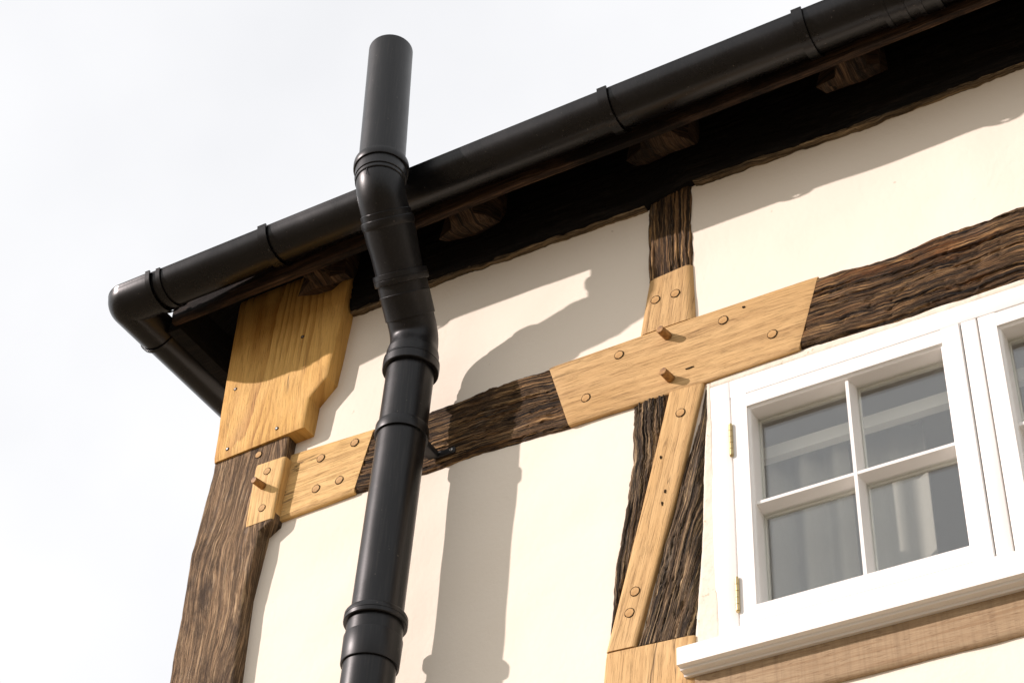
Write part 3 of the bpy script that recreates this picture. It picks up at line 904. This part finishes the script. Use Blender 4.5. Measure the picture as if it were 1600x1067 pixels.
# sill with a stepped moulding underneath
prism('sill', [(-0.050, 3.457), (-0.050, 3.493), (-0.047, 3.4965), (-0.0052, 3.5058), (0.09, 3.5058), (0.09, 3.448), (-0.020, 3.448), (-0.0215, 3.4525), (-0.036, 3.4525), (-0.0375, 3.457)], 0, 1.317, 2.62, MAT['paint'], wframe, label='white painted window sill with a stepped underside')

# rough mortar between the stud and the frame
timber('mortar_fillet', [(1.332, 3.508), (1.345, 3.66), (1.355, 3.82), (1.366, 4.0), (1.372, 4.15)],
       [(1.386, 3.508), (1.386, 3.66), (1.386, 3.82), (1.386, 4.0), (1.386, 4.15)],
       -0.0045, 0.02, MAT['mortar'], house, step=0.006, nv=14, edge=0.002, edge_f=20, arris=0.003, wave=0.003)
timber('mortar_fillet', [(1.384, 4.1355), (1.60, 4.1355), (2.0, 4.1355), (2.52, 4.1355)], [(1.384, 4.156), (1.60, 4.159), (2.0, 4.155), (2.52, 4.155)],
       -0.0045, 0.02, MAT['mortar'], house, step=0.006, nv=8, edge=0.002, edge_f=14, arris=0.003, wave=0.002)

# room behind the glass
box('room_ceiling', 0.21, 4.99, 0.10, 5.04, 4.36, 4.40, MAT['room'], house)
box('room_floor', 0.21, 4.99, 0.02, 5.04, 2.30, 2.34, MAT['room'], house)
box('room_wall', 0.21, 4.99, 3.0, 3.05, 2.345, 4.355, MAT['room'], house)

# curtains and rail hanging inside
def curtain(name, x0, x1, y, z0, z1, folds, amp, label, seed, lean=0.0):
    nx, nz = 70, 14
    v, f = [], []
    for j in range(nz + 1):
        for i in range(nx + 1):
            t = i / nx
            s = j / nz
            yy = y + amp * math.sin(t * folds * 2 * math.pi + seed + 0.5 * math.sin(s * 2 + seed)) * (1 - 0.25 * s) + 0.006 * math.sin(t * 17 + seed * 3)
            v.append((x0 + (x1 - x0) * t + lean * (1 - s) * t, yy, z0 + (z1 - z0) * s))
    for j in range(nz):
        for i in range(nx):
            a = j * (nx + 1) + i
            f.append((a, a + 1, a + nx + 2, a + nx + 1))
    me = poly_mesh(name, v, f, True, 60)
    o = link(name, me, MAT['linen'])
    m = o.modifiers.new('solidify', 'SOLIDIFY'); m.thickness = 0.002
    o['label'] = label; o['category'] = 'curtain'; o['group'] = 'curtains behind the window'
    return o
curtain('curtain', 1.40, 1.615, 0.15, 2.40, 4.05, 3, 0.016, 'pale curtain gathered behind the left panes of the window', 0.4)
curtain('curtain', 1.585, 1.765, 0.19, 2.40, 4.05, 1, 0.010, 'pale curtain panel ending in the middle of the window', 2.1, -0.02)
curtain('curtain', 2.05, 2.45, 0.15, 2.40, 4.05, 5, 0.016, 'pale curtain behind the right-hand casement', 4.1)
bl = box('pelmet', 1.30, 2.60, 0.105, 0.125, 4.000, 4.030, MAT['pelmet'])
bl['label'] = 'white curtain rail running across behind the window panes'; bl['category'] = 'curtain rail'

# ------------------------------------------------------------------ soil pipe
pipe = empty('soil_pipe', (0.665, -0.12, 0.0), 'black plastic soil vent pipe with an offset bend rising past the gutter', 'pipe')
def low_axis(z): return Vector((0.664 + (z - 3.558) * 0.0285, -0.12, z))
P1 = low_axis(4.475)
P2 = Vector((0.7285, -0.37, 4.725))
def up_axis(z): return Vector((P2.x - (z - P2.z) * 0.045, -0.37, z))
d_off = (P2 - P1).normalized(); L_off = (P2 - P1).length
def off(t): return P1 + (P2 - P1) * t
def arc(Pc, d0, d1, tl, n=10):
    """smooth bend through corner Pc between directions d0 and d1, tangent length tl"""
    a, c = Pc - d0 * tl, Pc + d1 * tl
    out = []
    for k in range(n + 1):
        s = k / n
        out.append(a * (1 - s) ** 2 + Pc * (2 * s * (1 - s)) + c * s * s)
    return out
def runs(fn, prof):
    pts = [fn(t) for t, r in prof]
    return pts, [r for t, r in prof]
r0 = 0.055
def part(name, fn, prof, mat='fitting', label=None, **k):
    p, r = runs(fn, prof)
    return sweep(name, p, r, MAT[mat], pipe, label=label, **k)
part('pipe_length', low_axis, [(0.0, r0), (2.0, r0), (3.66, r0)], 'pipe')
part('pipe_length', low_axis, [(3.64, r0), (3.9, r0), (4.2, r0), (4.40, r0)], 'pipe')
part('pipe_socket', low_axis, [(3.592, r0 + .0005), (3.592, 0.0592), (3.594, 0.0600), (3.655, 0.0612), (3.657, 0.0605), (3.657, 0.0588), (3.690, 0.0588)], 'fitting')
part('ring_seal', low_axis, [(3.6885, 0.0590), (3.6885, 0.0650), (3.6905, 0.0665), (3.698, 0.0668), (3.6985, 0.0660), (3.6995, 0.0660), (3.700, 0.0668), (3.709, 0.0664), (3.713, 0.064), (3.714, 0.0553)])
part('pipe_clip', low_axis, [(4.176, r0 + .0003), (4.176, 0.0600), (4.178, 0.0606), (4.200, 0.0606), (4.203, 0.0596), (4.204, r0 + .0003)], 'fitting', 'black strap clip holding the pipe to the rail')
# lower bend
part('ring_seal', low_axis, [(4.366, r0 + .0004), (4.366, 0.0636), (4.368, 0.0650), (4.388, 0.0656), (4.3885, 0.0646), (4.3895, 0.0646), (4.390, 0.0655), (4.396, 0.0650), (4.398, 0.0600)])
up_v = Vector((0.0285, 0, 1)).normalized()
b1 = arc(P1, up_v, d_off, 0.030)
pts = [low_axis(4.397), low_axis(4.418), low_axis(4.420), low_axis(4.428), low_axis(4.436)] + b1 + [off(0.28)]
rad = [0.0606, 0.0612, 0.0596, 0.0592, 0.0565] + [0.0562] * len(b1) + [0.0555]
sweep('bend', pts, rad, MAT['fitting'], pipe)
# socket of the upper bend, slid over the lower one
part('bend_socket', off, [(0.135, 0.0562), (0.135, 0.0585), (0.137, 0.0590), (0.285, 0.0594), (0.290, 0.0602), (0.296, 0.0602), (0.30, 0.0588), (0.385, 0.0588)], 'fitting')
part('ring_seal', off, [(0.365, 0.0588), (0.367, 0.0638), (0.372, 0.0648), (0.400, 0.0650), (0.402, 0.0640), (0.406, 0.0640), (0.408, 0.0648), (0.440, 0.0640), (0.444, 0.0570)])
b2 = arc(P2, d_off, Vector((-0.045, 0, 1)).normalized(), 0.034)
part('bend_socket', off, [(0.43, 0.0572), (0.50, 0.0572), (0.58, 0.0580), (0.66, 0.0602), (0.735, 0.0604), (0.742, 0.0622), (0.765, 0.0632), (0.790, 0.0624), (0.795, 0.0600), (0.835, 0.0600), (0.84, 0.0570)], 'fitting')
pts = [off(0.80)] + b2 + [up_axis(4.766)]
rad = [0.0572] + [0.0570] * len(b2) + [0.0575]
sweep('bend', pts, rad, MAT['fitting'], pipe)
part('bend_socket', up_axis, [(4.739, 0.0572), (4.741, 0.0588), (4.748, 0.0592), (4.749, 0.0578), (4.752, 0.0578), (4.753, 0.0604), (4.766, 0.0606), (4.782, 0.0606)], 'fitting')
part('ring_seal', up_axis, [(4.781, 0.0606), (4.781, 0.0640), (4.783, 0.0652), (4.797, 0.0655), (4.803, 0.0648), (4.805, 0.062), (4.806, 0.0553)])
top = 5.232
part('pipe_length', up_axis, [(4.76, r0), (5.0, r0), (top - 0.001, r0), (top, r0 - 0.001), (top, r0 - 0.0035), (top - 0.002, r0 - 0.004), (4.9, r0 - 0.004)], 'pipe')
# mould mark on the upper bend
sweep('mould_mark', [P2 + Vector((0.0, -0.0555, -0.004)), P2 + Vector((0.0, -0.0572, 0.022))], [0.0009, 0.0009], MAT['fitting'], pipe, seg=8, caps=True)
# bracket arm and its plate on the rail
box('bracket_plate', 0.700, 0.757, -0.019, -0.012, 4.186, 4.201, MAT['iron'], pipe, 0.002)
box('bracket_arm', 0.690, 0.716, -0.075, -0.020, 4.182, 4.200, MAT['iron'], pipe, 0.003)
for x in (0.748,):
    sweep('bracket_screw', [(x, -0.0175, 4.194), (x, -0.0202, 4.194), (x, -0.0208, 4.194)], [0.0045, 0.004, 0.003], MAT['steel'], pipe, seg=12, caps=True)

# ------------------------------------------------------------------ gutter
gut = empty('rain_gutter', (0.0, -0.24, 4.80), 'black half-round plastic gutter along the eaves turning the house corner', 'gutter')
GR = 0.0575
# the run stands a little further out and lower towards the house corner
def yc(x):
    t = min(1.0, max(0.0, (0.42 - x) / 0.5))
    return -0.240 - 0.028 * t * t * (3 - 2 * t)
def gz(x): return 4.8575 - 0.0112 * max(x, -0.05) + 1.36 * (yc(x) + 0.24)
def half_round(name, path, r, mat, th=0.0028, rim=True, n=22, over=0.0, label=None):
    """half-round trough swept along a level path of (point, outward left normal)"""
    prof = []
    for k in range(n + 1):
        a = math.pi * k / n
        prof.append((-math.cos(a) * r, -math.sin(a) * r))
    if rim:
        prof = [(-r + 0.005, 0.0012), (-r + 0.002, 0.0035), (-r - 0.0012, 0.0022)] + prof
    inner = [(-math.cos(math.pi * k / n) * (r - th), -math.sin(math.pi * k / n) * (r - th)) for k in range(n, -1, -1)]
    prof = prof + inner
    m = len(prof)
    v, f = [], []
    for (p, nrm) in path:
        for (s, z) in prof:
            v.append((p[0] - nrm[0] * s, p[1] - nrm[1] * s, p[2] + z))
    for i in range(len(path) - 1):
        for k in range(m):
            k2 = (k + 1) % m
            f.append((i * m + k, i * m + k2, (i + 1) * m + k2, (i + 1) * m + k))
    f.append(tuple(range(m))); f.append(tuple(range((len(path) - 1) * m, len(path) * m)))
    me = poly_mesh(name, v, f, True, 38)
    return link(name, me, MAT[mat], gut, label)
YC = yc(-0.1)
nf = (0.0, 1.0)          # inward normal of the front run: s=-r is the outer rim
def front(x0, x1, k=2): return [((x0 + (x1 - x0) * i / (k - 1), yc(x0 + (x1 - x0) * i / (k - 1)), gz(x0 + (x1 - x0) * i / (k - 1))), nf) for i in range(k)]
XR = -0.123
ns = (1.0, 0.0)
def side(y0, y1): return [((XR, y0, gz(-0.1)), ns), ((XR, y1, gz(-0.1)), ns)]
def flip(path): return [(p, (-n[0], -n[1])) for p, n in path]
half_round('gutter_length', flip(front(-0.03, 1.96, 40)), GR, 'gutter')
half_round('gutter_length', flip(front(1.965, 3.4)), GR, 'gutter')
# corner piece: short legs and a tight rounded bend
path = [((-0.010, yc(-0.01), gz(-0.01)), nf)]
rb = 0.016
cx, cy = XR + rb, YC + rb
for k in range(13):
    a = math.pi / 2 * k / 12
    p = (cx - rb * math.sin(a), cy - rb * math.cos(a), gz(-0.1))
    path.append((p, (math.sin(a), math.cos(a))))
path.append(((XR, -0.135, gz(-0.1)), ns))
half_round('gutter_corner', flip(path), GR + 0.0032, 'gutter', label='rounded outside corner piece of the gutter')
half_round('gutter_length', flip(side(-0.14, 3.6)), GR, 'gutter', label='gutter length along the side of the house')
def band(x, w, dr, name):
    half_round(name, flip(front(x - w / 2, x + w / 2)), GR + dr, 'gutter')
band(-0.013, 0.013, 0.0085, 'gutter_joint_lip')
band(0.016, 0.012, 0.0045, 'gutter_joint_lip')
for x in (0.322, 1.275, 1.752):
    band(x, 0.024, 0.0075, 'gutter_clip')
band(1.985, 0.12, 0.0040, 'gutter_union')
for x in (1.930, 1.968, 2.002, 2.040):
    band(x, 0.011, 0.0070, 'gutter_joint_lip')
half_round('gutter_joint_lip', flip([((XR, -0.142, gz(-0.1)), ns), ((XR, -0.132, gz(-0.1)), ns)]), GR + 0.0075, 'gutter')
# fixing screws in the clips
for x in (0.329, 1.283, 1.760):
    a = R(62)
    p = Vector((x, yc(x) - math.cos(a) * (GR + 0.0075), gz(x) - math.sin(a) * (GR + 0.0075)))
    d = Vector((0, -math.cos(a), -math.sin(a)))
    sweep('clip_screw', [p - d * 0.002, p + d * 0.0008, p + d * 0.0012], [0.003, 0.003, 0.0015], MAT['iron'], gut, seg=10, caps=True)
